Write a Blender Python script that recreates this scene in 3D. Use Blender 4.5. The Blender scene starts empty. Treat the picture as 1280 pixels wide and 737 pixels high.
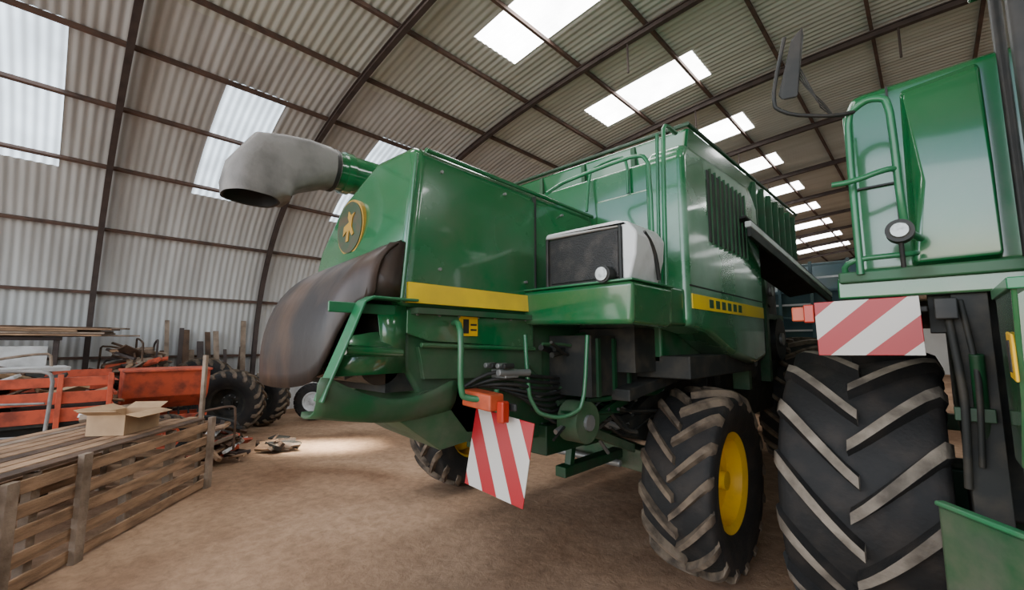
import bpy, bmesh, math, random
from mathutils import Vector, Matrix
random.seed(7)
S=bpy.context.scene
pi=math.pi
# ---------------------------------------------------------------- materials
def newmat(name):
    m=bpy.data.materials.new(name); m.use_nodes=True
    nt=m.node_tree; b=nt.nodes['Principled BSDF']; return m,nt,b
def paint(name,col,rough=.4,metal=0,col2=None,scale=3,lo=.45,hi=.7,coat=0,bump=0,bscale=40,rough2=None,stretch=None,detail=6,spec=None,dust=None):
    m,nt,b=newmat(name)
    b.inputs['Roughness'].default_value=rough; b.inputs['Metallic'].default_value=metal
    b.inputs['Coat Weight'].default_value=coat; b.inputs['Coat Roughness'].default_value=.07
    if spec is not None: b.inputs['Specular IOR Level'].default_value=spec
    tc=nt.nodes.new('ShaderNodeTexCoord'); mp=nt.nodes.new('ShaderNodeMapping')
    nt.links.new(tc.outputs['Object'],mp.inputs[0])
    if stretch: mp.inputs['Scale'].default_value=stretch
    if col2 is None: col2=tuple(c*.7 for c in col)
    n=nt.nodes.new('ShaderNodeTexNoise'); n.inputs['Scale'].default_value=scale; n.inputs['Detail'].default_value=detail
    nt.links.new(mp.outputs[0],n.inputs['Vector'])
    r=nt.nodes.new('ShaderNodeValToRGB'); r.color_ramp.elements[0].position=lo; r.color_ramp.elements[1].position=hi
    r.color_ramp.elements[0].color=(*col,1); r.color_ramp.elements[1].color=(*col2,1)
    nt.links.new(n.outputs['Fac'],r.inputs[0]); out=r.outputs[0]
    if dust:   # dust settles low and in patches: (colour, z_lo, z_hi, amount)
        dc,z0,z1,am=dust
        g=nt.nodes.new('ShaderNodeNewGeometry'); sp=nt.nodes.new('ShaderNodeSeparateXYZ'); nt.links.new(g.outputs['Position'],sp.inputs[0])
        mr=nt.nodes.new('ShaderNodeMapRange'); mr.inputs[1].default_value=z1; mr.inputs[2].default_value=z0; mr.inputs[3].default_value=.14; mr.inputs[4].default_value=1
        nt.links.new(sp.outputs['Z'],mr.inputs[0])
        n3=nt.nodes.new('ShaderNodeTexNoise'); n3.inputs['Scale'].default_value=2.3; n3.inputs['Detail'].default_value=10; n3.inputs['Roughness'].default_value=.66; nt.links.new(tc.outputs['Object'],n3.inputs['Vector'])
        m3=nt.nodes.new('ShaderNodeMapRange'); m3.inputs[1].default_value=.38; m3.inputs[2].default_value=.66; m3.inputs[4].default_value=am
        nt.links.new(n3.outputs['Fac'],m3.inputs[0])
        mu=nt.nodes.new('ShaderNodeMath'); mu.operation='MULTIPLY'; nt.links.new(mr.outputs[0],mu.inputs[0]); nt.links.new(m3.outputs[0],mu.inputs[1])
        mx=nt.nodes.new('ShaderNodeMix'); mx.data_type='RGBA'; mx.inputs[7].default_value=(*dc,1)
        nt.links.new(mu.outputs[0],mx.inputs[0]); nt.links.new(out,mx.inputs[6]); out=mx.outputs[2]
    nt.links.new(out,b.inputs['Base Color'])
    if rough2 is not None:
        mr=nt.nodes.new('ShaderNodeMapRange'); mr.inputs[1].default_value=lo; mr.inputs[2].default_value=hi
        mr.inputs[3].default_value=rough; mr.inputs[4].default_value=rough2
        nt.links.new(n.outputs['Fac'],mr.inputs[0]); nt.links.new(mr.outputs[0],b.inputs['Roughness'])
    if bump:
        n2=nt.nodes.new('ShaderNodeTexNoise'); n2.inputs['Scale'].default_value=bscale; n2.inputs['Detail'].default_value=6
        nt.links.new(mp.outputs[0],n2.inputs['Vector'])
        bp=nt.nodes.new('ShaderNodeBump'); bp.inputs['Strength'].default_value=bump; bp.inputs['Distance'].default_value=.02
        nt.links.new(n2.outputs['Fac'],bp.inputs['Height']); nt.links.new(bp.outputs[0],b.inputs['Normal'])
    return m
def emis(name,col,st,base=(.8,.8,.8),ribbed=0):
    m,nt,b=newmat(name)
    b.inputs['Base Color'].default_value=(*base,1); b.inputs['Roughness'].default_value=.5
    tc=nt.nodes.new('ShaderNodeTexCoord'); n=nt.nodes.new('ShaderNodeTexNoise'); n.inputs['Scale'].default_value=1.5
    nt.links.new(tc.outputs['Object'],n.inputs['Vector'])
    mr=nt.nodes.new('ShaderNodeMapRange'); mr.inputs[1].default_value=.3; mr.inputs[2].default_value=.7
    mr.inputs[3].default_value=st*.75; mr.inputs[4].default_value=st*1.15
    nt.links.new(n.outputs['Fac'],mr.inputs[0]); out=mr.outputs[0]
    if ribbed:   # light and dark flanks painted into the glow: emission follows the normal's Y
        g=nt.nodes.new('ShaderNodeNewGeometry'); sp=nt.nodes.new('ShaderNodeSeparateXYZ'); nt.links.new(g.outputs['Normal'],sp.inputs[0])
        m2=nt.nodes.new('ShaderNodeMapRange'); m2.inputs[1].default_value=-.4; m2.inputs[2].default_value=.4; m2.inputs[3].default_value=1-ribbed; m2.inputs[4].default_value=1+ribbed
        nt.links.new(sp.outputs['Y'],m2.inputs[0]); mu=nt.nodes.new('ShaderNodeMath'); mu.operation='MULTIPLY'
        nt.links.new(out,mu.inputs[0]); nt.links.new(m2.outputs[0],mu.inputs[1]); out=mu.outputs[0]
    nt.links.new(out,b.inputs['Emission Strength'])
    b.inputs['Emission Color'].default_value=(*col,1); return m
G=(.0035,.125,.036)
DU=(.15,.13,.095)
M={}
M['green']=paint('green_paint',G,.2,col2=(.010,.14,.048),scale=2.2,lo=.5,hi=.85,coat=.9,rough2=.38,dust=(DU,1.3,3.0,.6))
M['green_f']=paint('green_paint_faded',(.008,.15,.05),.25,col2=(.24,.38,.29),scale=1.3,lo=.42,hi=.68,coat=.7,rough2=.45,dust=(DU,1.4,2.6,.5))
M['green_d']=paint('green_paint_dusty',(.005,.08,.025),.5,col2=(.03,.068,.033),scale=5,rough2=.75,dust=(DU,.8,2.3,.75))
M['green_l']=paint('green_tube',(.013,.16,.06),.4,coat=.3,dust=(DU,1.2,2.6,.45))
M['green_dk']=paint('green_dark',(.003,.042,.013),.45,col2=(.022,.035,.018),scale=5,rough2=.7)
M['black']=paint('black_parts',(.012,.013,.012),.6,col2=(.035,.03,.025),scale=6)
M['dark']=paint('dark_machinery',(.012,.013,.011),.7,col2=(.04,.033,.023),scale=9)
M['yellow']=paint('yellow_paint',(.8,.47,.01),.35,col2=(.6,.33,.015),scale=8,lo=.5,hi=.8)
M['ystripe']=paint('yellow_stripe',(.85,.58,.02),.35,col2=(.62,.43,.04))
M['brown']=paint('dusty_steel',(.085,.047,.028),.36,col2=(.018,.013,.011),scale=2.2,lo=.36,hi=.6,stretch=(1.4,1,.6),rough2=.5,bump=.25,bscale=6,detail=9)
M['bronze']=paint('emblem_ground',(.03,.06,.025),.4,col2=(.09,.055,.03),scale=9)
M['gold']=paint('emblem_gold',(.42,.24,.03),.4,col2=(.25,.15,.03),scale=9)
M['grey']=paint('grey_rubber',(.25,.235,.22),.6,col2=(.10,.092,.085),scale=3.4,lo=.4,hi=.66,bump=.6,bscale=7,detail=9)
M['white']=paint('white_panel',(.62,.63,.62),.35,col2=(.4,.4,.38),scale=5)
M['steel']=paint('galv_steel',(.33,.33,.32),.45,.6)
M['screen']=paint('radiator_screen',(.014,.014,.014),.55,col2=(.05,.043,.038),scale=14,bump=.4,bscale=120)
M['tyre']=paint('tyre_rubber',(.009,.0085,.008),.75,col2=(.026,.02,.016),scale=7,bump=.2)
M['lug']=paint('dusty_tread',(.25,.21,.165),.85,col2=(.08,.065,.05),scale=6,lo=.38,hi=.66,bump=.3)
M['lug2']=paint('dusty_tread_brown',(.17,.125,.085),.85,col2=(.055,.04,.028),scale=9,lo=.4,hi=.65,bump=.3)
M['red']=paint('red_lens',(.45,.03,.012),.3,col2=(.3,.025,.015))
M['orange']=paint('orange_lens',(.5,.085,.03),.4,col2=(.28,.05,.025),scale=12)
M['glass']=paint('dark_glass',(.02,.025,.025),.06,coat=1)
M['lampglass']=paint('lamp_glass',(.3,.3,.28),.15,.5,col2=(.1,.1,.09),scale=30)
M['wood']=paint('weathered_wood',(.42,.26,.15),.8,col2=(.2,.12,.068),scale=4,lo=.35,hi=.65,bump=.4,stretch=(1,1,6))
M['wood2']=paint('grey_wood',(.33,.25,.185),.85,col2=(.15,.105,.07),scale=5,lo=.35,hi=.65,bump=.4)
M['wood3']=paint('dark_wood',(.13,.075,.045),.85,col2=(.05,.03,.018),scale=5,lo=.35,hi=.65,bump=.4)
M['card']=paint('cardboard',(.45,.29,.16),.8,col2=(.35,.22,.12),scale=5)
M['redp']=paint('red_paint',(.55,.085,.035),.55,col2=(.22,.045,.025),scale=6,rough2=.8)
M['blue']=paint('blue_paint',(.010,.04,.05),.5,col2=(.018,.045,.035))
M['ribs']=paint('rusty_steel_frame',(.065,.046,.04),.7,col2=(.04,.028,.025),scale=5)
M['purl']=paint('rusty_purlin',(.12,.07,.052),.75,col2=(.065,.043,.036),scale=4)
M['sheet']=paint('wall_sheeting',(.60,.61,.60),.5,.1,col2=(.42,.415,.40),scale=1.2,lo=.35,hi=.75,stretch=(.5,3,.35))
M['roofsheet']=paint('roof_sheeting',(.60,.625,.58),.55,.05,col2=(.44,.45,.40),scale=1.0,lo=.35,hi=.75,stretch=(.4,2.5,1))
M['sky1']=emis('skylight_roof',(1,1,1),14)
M['sky2']=emis('skylight_wall',(.72,.87,1),2.0,(.6,.65,.7),.5)
def floor_mat():
    m,nt,b=newmat('dirt_floor'); b.inputs['Roughness'].default_value=.95; b.inputs['Specular IOR Level'].default_value=.15
    tc=nt.nodes.new('ShaderNodeTexCoord')
    def noise(s,d,dist=0,rg=.5):
        n=nt.nodes.new('ShaderNodeTexNoise'); n.inputs['Scale'].default_value=s; n.inputs['Detail'].default_value=d; n.inputs['Distortion'].default_value=dist; n.inputs['Roughness'].default_value=rg
        nt.links.new(tc.outputs['Object'],n.inputs['Vector']); return n
    a=noise(.45,10,.8,.55); c=noise(9,12,.3,.7); e=noise(60,6,0,.7)
    r=nt.nodes.new('ShaderNodeValToRGB'); r.color_ramp.elements[0].position=.36; r.color_ramp.elements[1].position=.66
    r.color_ramp.elements[0].color=(.24,.14,.083,1); r.color_ramp.elements[1].color=(.47,.31,.20,1)
    nt.links.new(a.outputs['Fac'],r.inputs[0])
    r2=nt.nodes.new('ShaderNodeValToRGB'); r2.color_ramp.elements[0].position=.33; r2.color_ramp.elements[1].position=.62
    r2.color_ramp.elements[0].color=(.52,.50,.48,1); r2.color_ramp.elements[1].color=(1.08,1.06,1.04,1)
    nt.links.new(c.outputs['Fac'],r2.inputs[0])
    mx=nt.nodes.new('ShaderNodeMix'); mx.data_type='RGBA'; mx.blend_type='MULTIPLY'; mx.inputs[0].default_value=.65
    nt.links.new(r.outputs[0],mx.inputs[6]); nt.links.new(r2.outputs[0],mx.inputs[7]); nt.links.new(mx.outputs[2],b.inputs['Base Color'])
    ad=nt.nodes.new('ShaderNodeMath'); ad.operation='MULTIPLY_ADD'; ad.inputs[1].default_value=.25; nt.links.new(e.outputs['Fac'],ad.inputs[0]); nt.links.new(c.outputs['Fac'],ad.inputs[2])
    bp=nt.nodes.new('ShaderNodeBump'); bp.inputs['Strength'].default_value=.6; bp.inputs['Distance'].default_value=.03
    nt.links.new(ad.outputs[0],bp.inputs['Height']); nt.links.new(bp.outputs[0],b.inputs['Normal']); return m
M['floor']=floor_mat()
def stripe_mat(name,sgn,per,off):
    m,nt,b=newmat(name); b.inputs['Roughness'].default_value=.35
    tc=nt.nodes.new('ShaderNodeTexCoord'); sp=nt.nodes.new('ShaderNodeSeparateXYZ'); nt.links.new(tc.outputs['Object'],sp.inputs[0])
    a=nt.nodes.new('ShaderNodeMath'); a.operation='MULTIPLY_ADD'; a.inputs[1].default_value=sgn
    nt.links.new(sp.outputs['Z'],a.inputs[0]); nt.links.new(sp.outputs['X'],a.inputs[2])
    d=nt.nodes.new('ShaderNodeMath'); d.operation='MULTIPLY_ADD'; d.inputs[1].default_value=1/per; d.inputs[2].default_value=off+10
    nt.links.new(a.outputs[0],d.inputs[0])
    f=nt.nodes.new('ShaderNodeMath'); f.operation='FRACT'; nt.links.new(d.outputs[0],f.inputs[0])
    g=nt.nodes.new('ShaderNodeMath'); g.operation='GREATER_THAN'; g.inputs[1].default_value=.5; nt.links.new(f.outputs[0],g.inputs[0])
    mx=nt.nodes.new('ShaderNodeMix'); mx.data_type='RGBA'; mx.inputs[6].default_value=(.52,.49,.45,1); mx.inputs[7].default_value=(.34,.004,.012,1)
    nt.links.new(g.outputs[0],mx.inputs[0]); nt.links.new(mx.outputs[2],b.inputs['Base Color']); return m
M['hazL']=stripe_mat('hazard_stripes_a',.55,.20,.40)
M['hazR']=stripe_mat('hazard_stripes_b',-1.15,.29,.98)
# ---------------------------------------------------------------- mesh builder
def empty(name,loc):
    e=bpy.data.objects.new(name,None); e.location=loc; e.empty_display_size=.2; S.collection.objects.link(e); return e
class MB:
    def __init__(s,name,mats,par=None,bevel=0,ang=40,solid=0,org=None,subd=0):
        s.n=name; s.mats=mats if isinstance(mats,(list,tuple)) else [mats]; s.par=par; s.bevel=bevel; s.ang=ang; s.solid=solid; s.subd=subd
        s.v=[]; s.f=[]; s.mi=[]; s.org=Vector(org) if org else (Vector(par.location) if par else Vector((0,0,0)))
    def add(s,vs,fs,m=0):
        o=len(s.v); s.v+= [Vector(a) for a in vs]; s.f+=[[o+i for i in f] for f in fs]; s.mi+=[m]*len(fs); return s
    def box(s,x0,x1,y0,y1,z0,z1,m=0):
        return s.add([(x0,y0,z0),(x1,y0,z0),(x1,y1,z0),(x0,y1,z0),(x0,y0,z1),(x1,y0,z1),(x1,y1,z1),(x0,y1,z1)],
          [(0,3,2,1),(4,5,6,7),(0,1,5,4),(1,2,6,5),(2,3,7,6),(3,0,4,7)],m)
    def obox(s,c,ax,ay,az,m=0):
        c=Vector(c); ax,ay,az=Vector(ax),Vector(ay),Vector(az)
        vs=[c+i*ax+j*ay+k*az for k in(-.5,.5) for (i,j) in((-.5,-.5),(.5,-.5),(.5,.5),(-.5,.5))]
        return s.add(vs,[(0,3,2,1),(4,5,6,7),(0,1,5,4),(1,2,6,5),(2,3,7,6),(3,0,4,7)],m)
    def prismX(s,poly,x0,x1,m=0):
        n=len(poly); vs=[(x0,y,z) for y,z in poly]+[(x1,y,z) for y,z in poly]
        return s.add(vs,[tuple(range(n)),tuple(range(2*n-1,n-1,-1))]+[(i,(i+1)%n,n+(i+1)%n,n+i) for i in range(n)],m)
    def prismY(s,poly,y0,y1,m=0):
        n=len(poly); vs=[(x,y0,z) for x,z in poly]+[(x,y1,z) for x,z in poly]
        return s.add(vs,[tuple(range(n)),tuple(range(2*n-1,n-1,-1))]+[(i,(i+1)%n,n+(i+1)%n,n+i) for i in range(n)],m)
    def hull(s,pts,m=0):
        bm=bmesh.new(); [bm.verts.new(p) for p in pts]; r=bmesh.ops.convex_hull(bm,input=bm.verts)
        bmesh.ops.delete(bm,geom=[v for v in bm.verts if not v.link_faces],context='VERTS')
        bmesh.ops.dissolve_limit(bm,angle_limit=.02,verts=bm.verts,edges=bm.edges)
        bm.verts.index_update(); s.add([v.co.copy() for v in bm.verts],[[v.index for v in f.verts] for f in bm.faces],m); bm.free(); return s
    def grid(s,rows,m=0):
        c=len(rows[0]); vs=[p for r in rows for p in r]
        return s.add(vs,[(i*c+j,i*c+j+1,(i+1)*c+j+1,(i+1)*c+j) for i in range(len(rows)-1) for j in range(c-1)],m)
    def tube(s,pts,r,m=0,n=10,rnd=2,closed=False):
        P=[Vector(p) for p in pts]
        for _ in range(rnd):
            Q=[P[0]]
            for a,b,c in zip(P,P[1:],P[2:]):
                l1=min(.35,.06/max((a-b).length,.001)) if _==0 else .25; l2=min(.35,.06/max((c-b).length,.001)) if _==0 else .25
                Q+= [b.lerp(a,l1),b.lerp(c,l2)]
            Q.append(P[-1]); P=Q
        T=[(P[min(i+1,len(P)-1)]-P[max(i-1,0)]).normalized() for i in range(len(P))]
        u=T[0].orthogonal().normalized(); vs=[]
        for p,t in zip(P,T):
            u=(u-t*u.dot(t)).normalized(); w=t.cross(u)
            vs+= [p+r*(math.cos(2*pi*k/n)*u+math.sin(2*pi*k/n)*w) for k in range(n)]
        L=len(P); fs=[(i*n+k,i*n+(k+1)%n,(i+1)*n+(k+1)%n,(i+1)*n+k) for i in range(L-1) for k in range(n)]
        fs+=[tuple(range(n-1,-1,-1)),tuple((L-1)*n+k for k in range(n))]
        return s.add(vs,fs,m)
    def cyl(s,a,b,r,m=0,n=24,r2=None):
        a,b=Vector(a),Vector(b); t=(b-a).normalized(); u=t.orthogonal().normalized(); w=t.cross(u); r2=r if r2 is None else r2
        vs=[a+r*(math.cos(2*pi*k/n)*u+math.sin(2*pi*k/n)*w) for k in range(n)]+[b+r2*(math.cos(2*pi*k/n)*u+math.sin(2*pi*k/n)*w) for k in range(n)]
        return s.add(vs,[tuple(range(n-1,-1,-1)),tuple(range(n,2*n))]+[(k,(k+1)%n,n+(k+1)%n,n+k) for k in range(n)],m)
    def revX(s,prof,c,out=1,m=0,n=64,close=False):
        vs=[]; L=len(prof)
        for k in range(n):
            t=2*pi*k/n
            vs+=[(c[0]+out*w,c[1]-r*math.cos(t),c[2]+r*math.sin(t)) for w,r in prof]
        fs=[(k*L+i,k*L+i+1,((k+1)%n)*L+i+1,((k+1)%n)*L+i) for k in range(n) for i in range(L-1)]
        return s.add(vs,fs,m)
    def loft(s,secs,m=0,caps=True):
        n=len(secs[0]); K=len(secs)
        f=[(a*n+i,a*n+(i+1)%n,(a+1)*n+(i+1)%n,(a+1)*n+i) for a in range(K-1) for i in range(n)]
        if caps: f=[tuple(range(n-1,-1,-1)),tuple((K-1)*n+i for i in range(n))]+f
        return s.add([p for q in secs for p in q],f,m)
    def done(s):
        me=bpy.data.meshes.new(s.n); me.from_pydata([v-s.org for v in s.v],[],s.f)
        for m in s.mats: me.materials.append(M[m] if isinstance(m,str) else m)
        me.polygons.foreach_set('material_index',s.mi)
        bm=bmesh.new(); bm.from_mesh(me); bmesh.ops.recalc_face_normals(bm,faces=bm.faces); bm.to_mesh(me); bm.free()
        me.polygons.foreach_set('use_smooth',[True]*len(me.polygons)); me.set_sharp_from_angle(angle=math.radians(s.ang))
        o=bpy.data.objects.new(s.n,me); S.collection.objects.link(o)
        if s.par:
            o.parent=s.par; o.location=s.org-Vector(s.par.location)
        else: o.location=s.org
        if s.subd:
            k=o.modifiers.new('sub','SUBSURF'); k.levels=s.subd; k.render_levels=s.subd
        if s.solid:
            k=o.modifiers.new('sol','SOLIDIFY'); k.thickness=s.solid; k.offset=0
        if s.bevel:
            k=o.modifiers.new('bev','BEVEL'); k.width=s.bevel; k.segments=3; k.limit_method='ANGLE'; k.angle_limit=math.radians(30); k.harden_normals=True
        return o
def wheel(par,name,c,R,W,out=1,lug='lug',N=20,lugh=.045,rim='yellow',lw=.03,rise=.42,rimr=.5):
    c=Vector(c); Rb=R-lugh
    def rs(w):
        q=min(abs(w)/(W/2),1); return Rb*(1-.045*q**2.5)
    prof=[(-.36*W,rimr*R),(-.46*W,.60*R),(-.5*W,.74*R),(-.495*W,.86*R)]+[(w*W,rs(w*W)) for w in(-.46,-.4,-.25,0,.25,.4,.46)]+[(.495*W,.86*R),(.5*W,.74*R),(.46*W,.60*R),(.36*W,rimr*R)]
    t=MB(name+'_tyre',['tyre',lug],par,ang=50); t.revX(prof,c,out,0,72)
    for i in range(N):
        for sd in(1,-1):
            th0=2*pi*i/N+(pi/N if sd>0 else 0); vs=[]; st=[]
            K=7
            for j in range(K+1):
                q=j/K; w=sd*W*(-.03+.51*q); th=th0+rise*(q**1.1)*W/R
                h=lw*(.8+.4*q)/Rb
                st.append((w,th,rs(w)-.015,rs(w)+lugh*(1 if q<.95 else .8),h))
            st.append((sd*W*.505,st[-1][1]+.03,.80*R,.86*R,st[-1][4]*.9))
            for n_,(w,th,r0,r1,h) in enumerate(st):
                for (r,a) in((r0,-h*1.35),(r1,-h*.8),(r1,h*.8),(r0,h*1.35)):
                    ww=w
                    if n_==len(st)-1: ww=w+(sd*.012 if r==r1 else -sd*.01)
                    vs.append((c[0]+out*ww,c[1]-r*math.cos(th+a),c[2]+r*math.sin(th+a)))
            L=len(st); fs=[(a*4+b,a*4+(b+1)%4,(a+1)*4+(b+1)%4,(a+1)*4+b) for a in range(L-1) for b in range(4)]+[(0,1,2,3),(L*4-1,L*4-2,L*4-3,L*4-4)]
            o=len(t.v); t.v+=[Vector(v) for v in vs]
            for f in fs: t.f.append([o+k for k in f])
            t.mi+= [(1 if b==1 else 0) if lug=='lug' else 1 for a in range(L-1) for b in range(4)]+[1,1]
    t.done()
    r=MB(name+'_rim',[rim,'black','steel'],par,ang=35)
    q=rimr*R
    r.revX([(-.36*W,q*1.04),(-.34*W,q),(-.3*W,q*.93),(.28*W,q*.93),(.33*W,q),(.37*W,q*1.05),(.385*W,q*1.05),(.37*W,q*.99),(.33*W,q*.9),(.1*W,q*.86),(.06*W,q*.6),(.02*W,q*.5),(.06*W,q*.32),(.2*W,q*.28),(.22*W,0.001)],c,out,0,64)
    r.cyl(c+Vector((out*.2*W,0,0)),c+Vector((out*.3*W,0,0)),q*.2,0,24)
    for k in range(8):
        a=2*pi*k/8; p=c+Vector((out*.03*W,-q*.42*math.cos(a),q*.42*math.sin(a)))
        r.cyl(p,p+Vector((out*.05*W,0,0)),q*.04,2,6)
    r.done()
# ---------------------------------------------------------------- shed
arch0=[(-12.5,0),(-12.48,1.4),(-12.3,2.7),(-11.85,3.8),(-11.1,4.8),(-10.0,5.6),(-8.5,6.25),(-6.6,6.72),(-4.4,7.02),(-2.2,7.2),(0,7.27)]
arch=arch0+[(-x,z) for x,z in reversed(arch0[:-1])]
def catmull(P,n=12):
    P=[Vector((a,b)) for a,b in P]; Q=[2*P[0]-P[1]]+P+[2*P[-1]-P[-2]]; out=[]
    for i in range(1,len(Q)-2):
        a,b,c,d=Q[i-1:i+3]
        for k in range(n):
            t=k/n; out.append(.5*((2*b)+(-a+c)*t+(2*a-5*b+4*c-d)*t*t+(-a+3*b-3*c+d)*t**3))
    out.append(P[-1]); return out
prof=catmull(arch,12)
cum=[0]
for a,b in zip(prof,prof[1:]): cum.append(cum[-1]+(b-a).length)
TOT=cum[-1]
def at(s_):
    s_=max(0,min(TOT,s_))
    for i in range(len(cum)-1):
        if cum[i+1]>=s_:
            t=(s_-cum[i])/(cum[i+1]-cum[i]+1e-9); p=prof[i].lerp(prof[i+1],t); d=(prof[i+1]-prof[i]).normalized(); return p,Vector((-d.y,d.x))
def s_of_x(x):
    for i in range(len(prof)-1):
        if prof[i+1].x>=x: return cum[i]+(x-prof[i].x)/(prof[i+1].x-prof[i].x+1e-9)*(cum[i+1]-cum[i])
Y0,Y1=-6.0,34.5
sl=[]
sA=s_of_x(-11.0); sB=s_of_x(-8.4)
for y in(-3.65,-.78,2.12,5.05,7.95,10.85,13.75,16.65):
    sl.append((sA,sB,y-.48,y+.48,'sky2')); sl.append((TOT-sB,TOT-sA,y-.48,y+.48,'sky2'))
sC=s_of_x(-5.2); sD=s_of_x(-2.8)
for y in(-.6,2.3,4.95,8.2,11.2,14.2,17.2,20.2,23.2,26.2,29.2): sl.append((sC,sD,y-.5,y+.5,'sky1'))
for y in(-.6,5.2,11.25,17.2,23.2): sl.append((TOT-sD,TOT-sC,y-.5,y+.5,'sky1'))
bk=sorted(set([0,TOT]+[a for q in sl for a in q[:2]]))
ss=[]
for a,b in zip(bk,bk[1:]):
    n=max(1,int((b-a)/.5)); ss+=[a+(b-a)*k/n for k in range(n)]
ss.append(TOT)
pitch=.125; step=pitch/6; NY=int((Y1-Y0)/step)+1
def wave(y): return .0095*math.cos(2*pi*y/pitch)
PN=[at(s_) for s_ in ss]
vs=[]
for (p,n) in PN:
    for j in range(NY):
        y=Y0+j*step; o=n*wave(y); vs.append((p.x+o.x,y,p.y+o.y))
wf,cf=[],[]; sf={i:[] for i in range(len(sl))}
for i in range(len(ss)-1):
    sm=(ss[i]+ss[i+1])/2; px=(PN[i][0].x+PN[i+1][0].x)/2
    near=[q for q in range(len(sl)) if sl[q][0]<sm<sl[q][1]]
    for j in range(NY-1):
        ym=Y0+(j+.5)*step; k=-1
        for q in near:
            if sl[q][2]<ym<sl[q][3]: k=q; break
        f=(i*NY+j,i*NY+j+1,(i+1)*NY+j+1,(i+1)*NY+j)
        if k>=0: sf[k].append(f)
        elif px<-7.4: wf.append(('L',f))
        elif px>7.4: wf.append(('R',f))
        else: cf.append(f)
def sub(name,faces,mat):
    idx={}; v=[]; F=[]
    for f in faces:
        g=[]
        for a in f:
            if a not in idx: idx[a]=len(v); v.append(vs[a])
            g.append(idx[a])
        F.append(g)
    me=bpy.data.meshes.new(name); me.from_pydata(v,[],F); me.materials.append(M[mat])
    me.polygons.foreach_set('use_smooth',[True]*len(me.polygons))
    o=bpy.data.objects.new(name,me); S.collection.objects.link(o); return o
sub('wall_left',[f for a,f in wf if a=='L'],'sheet'); sub('wall_right',[f for a,f in wf if a=='R'],'sheet'); sub('ceiling',cf,'roofsheet')
for k,f in sf.items(): sub('window_%d'%(k+1),f,sl[k][4])
w=MB('wall_back','sheet'); poly=[(p.x,p.y) for p in prof[::4]]+[(12.5,0)]
w.add([(x,Y1,z) for x,z in poly],[tuple(range(len(poly)))]); w.done()
fr=MB('steel_frame_ribs','ribs',ang=30)
def sweeprib(y,off,hw,dep):
    vs=[]; n=60
    for i in range(n+1):
        p,nn=at(TOT*i/n)
        for (dy,dd) in((-hw,off),(hw,off),(hw,off+dep),(-hw,off+dep)):
            q=p-(nn)*dd; vs.append((q.x,y+dy,max(q.y,0.0)))
    fs=[(i*4+k,i*4+(k+1)%4,(i+1)*4+(k+1)%4,(i+1)*4+k) for i in range(n) for k in range(4)]+[(0,1,2,3),(n*4+3,n*4+2,n*4+1,n*4)]
    fr.add(vs,fs)
for k in range(-2,12):
    y=.36+3.02*k
    if Y0<y<Y1:
        sweeprib(y,.10,.045,.02); sweeprib(y,.12,.012,.09); sweeprib(y,.20,.045,.02)
fr.done()
pu=MB('purlins','purl',ang=30)
s_=1.45
sv=[]
while s_<TOT-1: sv.append(s_); s_+=1.36
for s_ in sv:
    p,nn=at(s_); t=Vector((nn.y,-nn.x))
    c=p-nn*.055
    pu.obox((c.x,(Y0+Y1)/2,c.y),(t.x*.05,0,t.y*.05),(0,Y1-Y0,0),(nn.x*.08,0,nn.y*.08))
pu.done()
ti=MB('roof_tie_rods','ribs')
for k in range(0,6):
    y=.36+3.02*k
    for x in(-3.4,0,3.4):
        z=at(s_of_x(x))[0].y
        ti.tube([(x,y,z-.2),(x+.0,y,z-.75)],.018,rnd=0,n=6)
ti.done()
fl=MB('floor','floor'); fl.add([(-12.6,Y0-.1,0),(12.6,Y0-.1,0),(12.6,Y1,0),(-12.6,Y1,0)],[(0,1,2,3)]); fl.done()
yd=MB('yard_ground','floor'); yd.add([(-60,-60,-.02),(60,-60,-.02),(60,60,-.02),(-60,60,-.02)],[(0,1,2,3)]); yd.done()
# ================================================================ LEFT COMBINE
C=empty('combine_harvester',(-2.7,4.2,0))
def Q(name,mats,bevel=0,ang=40,solid=0,subd=0): return MB(name,mats,C,bevel,ang,solid,subd=subd)
h=Q('rear_hood','green',.055)
sec=[(-1.9,1.93),(-1.9,2.72),(-1.96,2.84),(-2.35,2.86),(-2.78,2.68),(-3.03,2.38),(-3.14,1.93)]
h.loft([[(x,1.16+.10*(z-1.93),z) for x,z in sec],[(x-.02 if x>-2 else x-.05,2.98,z-.02) for x,z in sec]])
h.done()
h=Q('hood_top_rim','green',.006); h.tube([(-1.91,1.3,2.80),(-1.93,2.95,2.78)],.014,rnd=0); h.tube([(-1.905,1.24,2.76),(-1.895,1.165,1.95)],.010,rnd=0); h.done()
h=Q('hood_seams',['black','green_d','steel'])
h.box(-1.91,-1.896,1.32,2.9,1.925,1.935); h.box(-1.93,-1.899,2.2,2.208,2.06,2.76,0)
h.box(-3.1,-1.86,1.24,2.95,1.90,1.93,1)
for y,z in((1.4,2.70),(1.9,2.70),(2.5,2.69),(1.4,2.15),(2.1,2.15)): h.cyl((-1.93,y,z),(-1.89,y,z),.009,2,8)
h.done()
h=Q('yellow_stripe','ystripe'); h.box(-1.93,-1.888,1.20,2.12,1.955,2.06); h.done()
h=Q('round_emblem',['bronze','gold','green_d'])
ec=Vector((-2.57,1.208,2.47))
h.cyl(ec+Vector((0,.03,0)),ec+Vector((0,-.010,0)),.175,1,40); h.cyl(ec+Vector((0,.02,0)),ec+Vector((0,-.016,0)),.162,0,40)
dp=[(-.07,-.05),(-.02,-.02),(-.03,-.09),(0,-.09),(.01,-.02),(.05,-.06),(.07,-.05),(.04,.0),(.05,.05),(.08,.08),(.03,.07),(0,.1),(-.01,.06),(.01,.03),(-.06,.01)]
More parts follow.
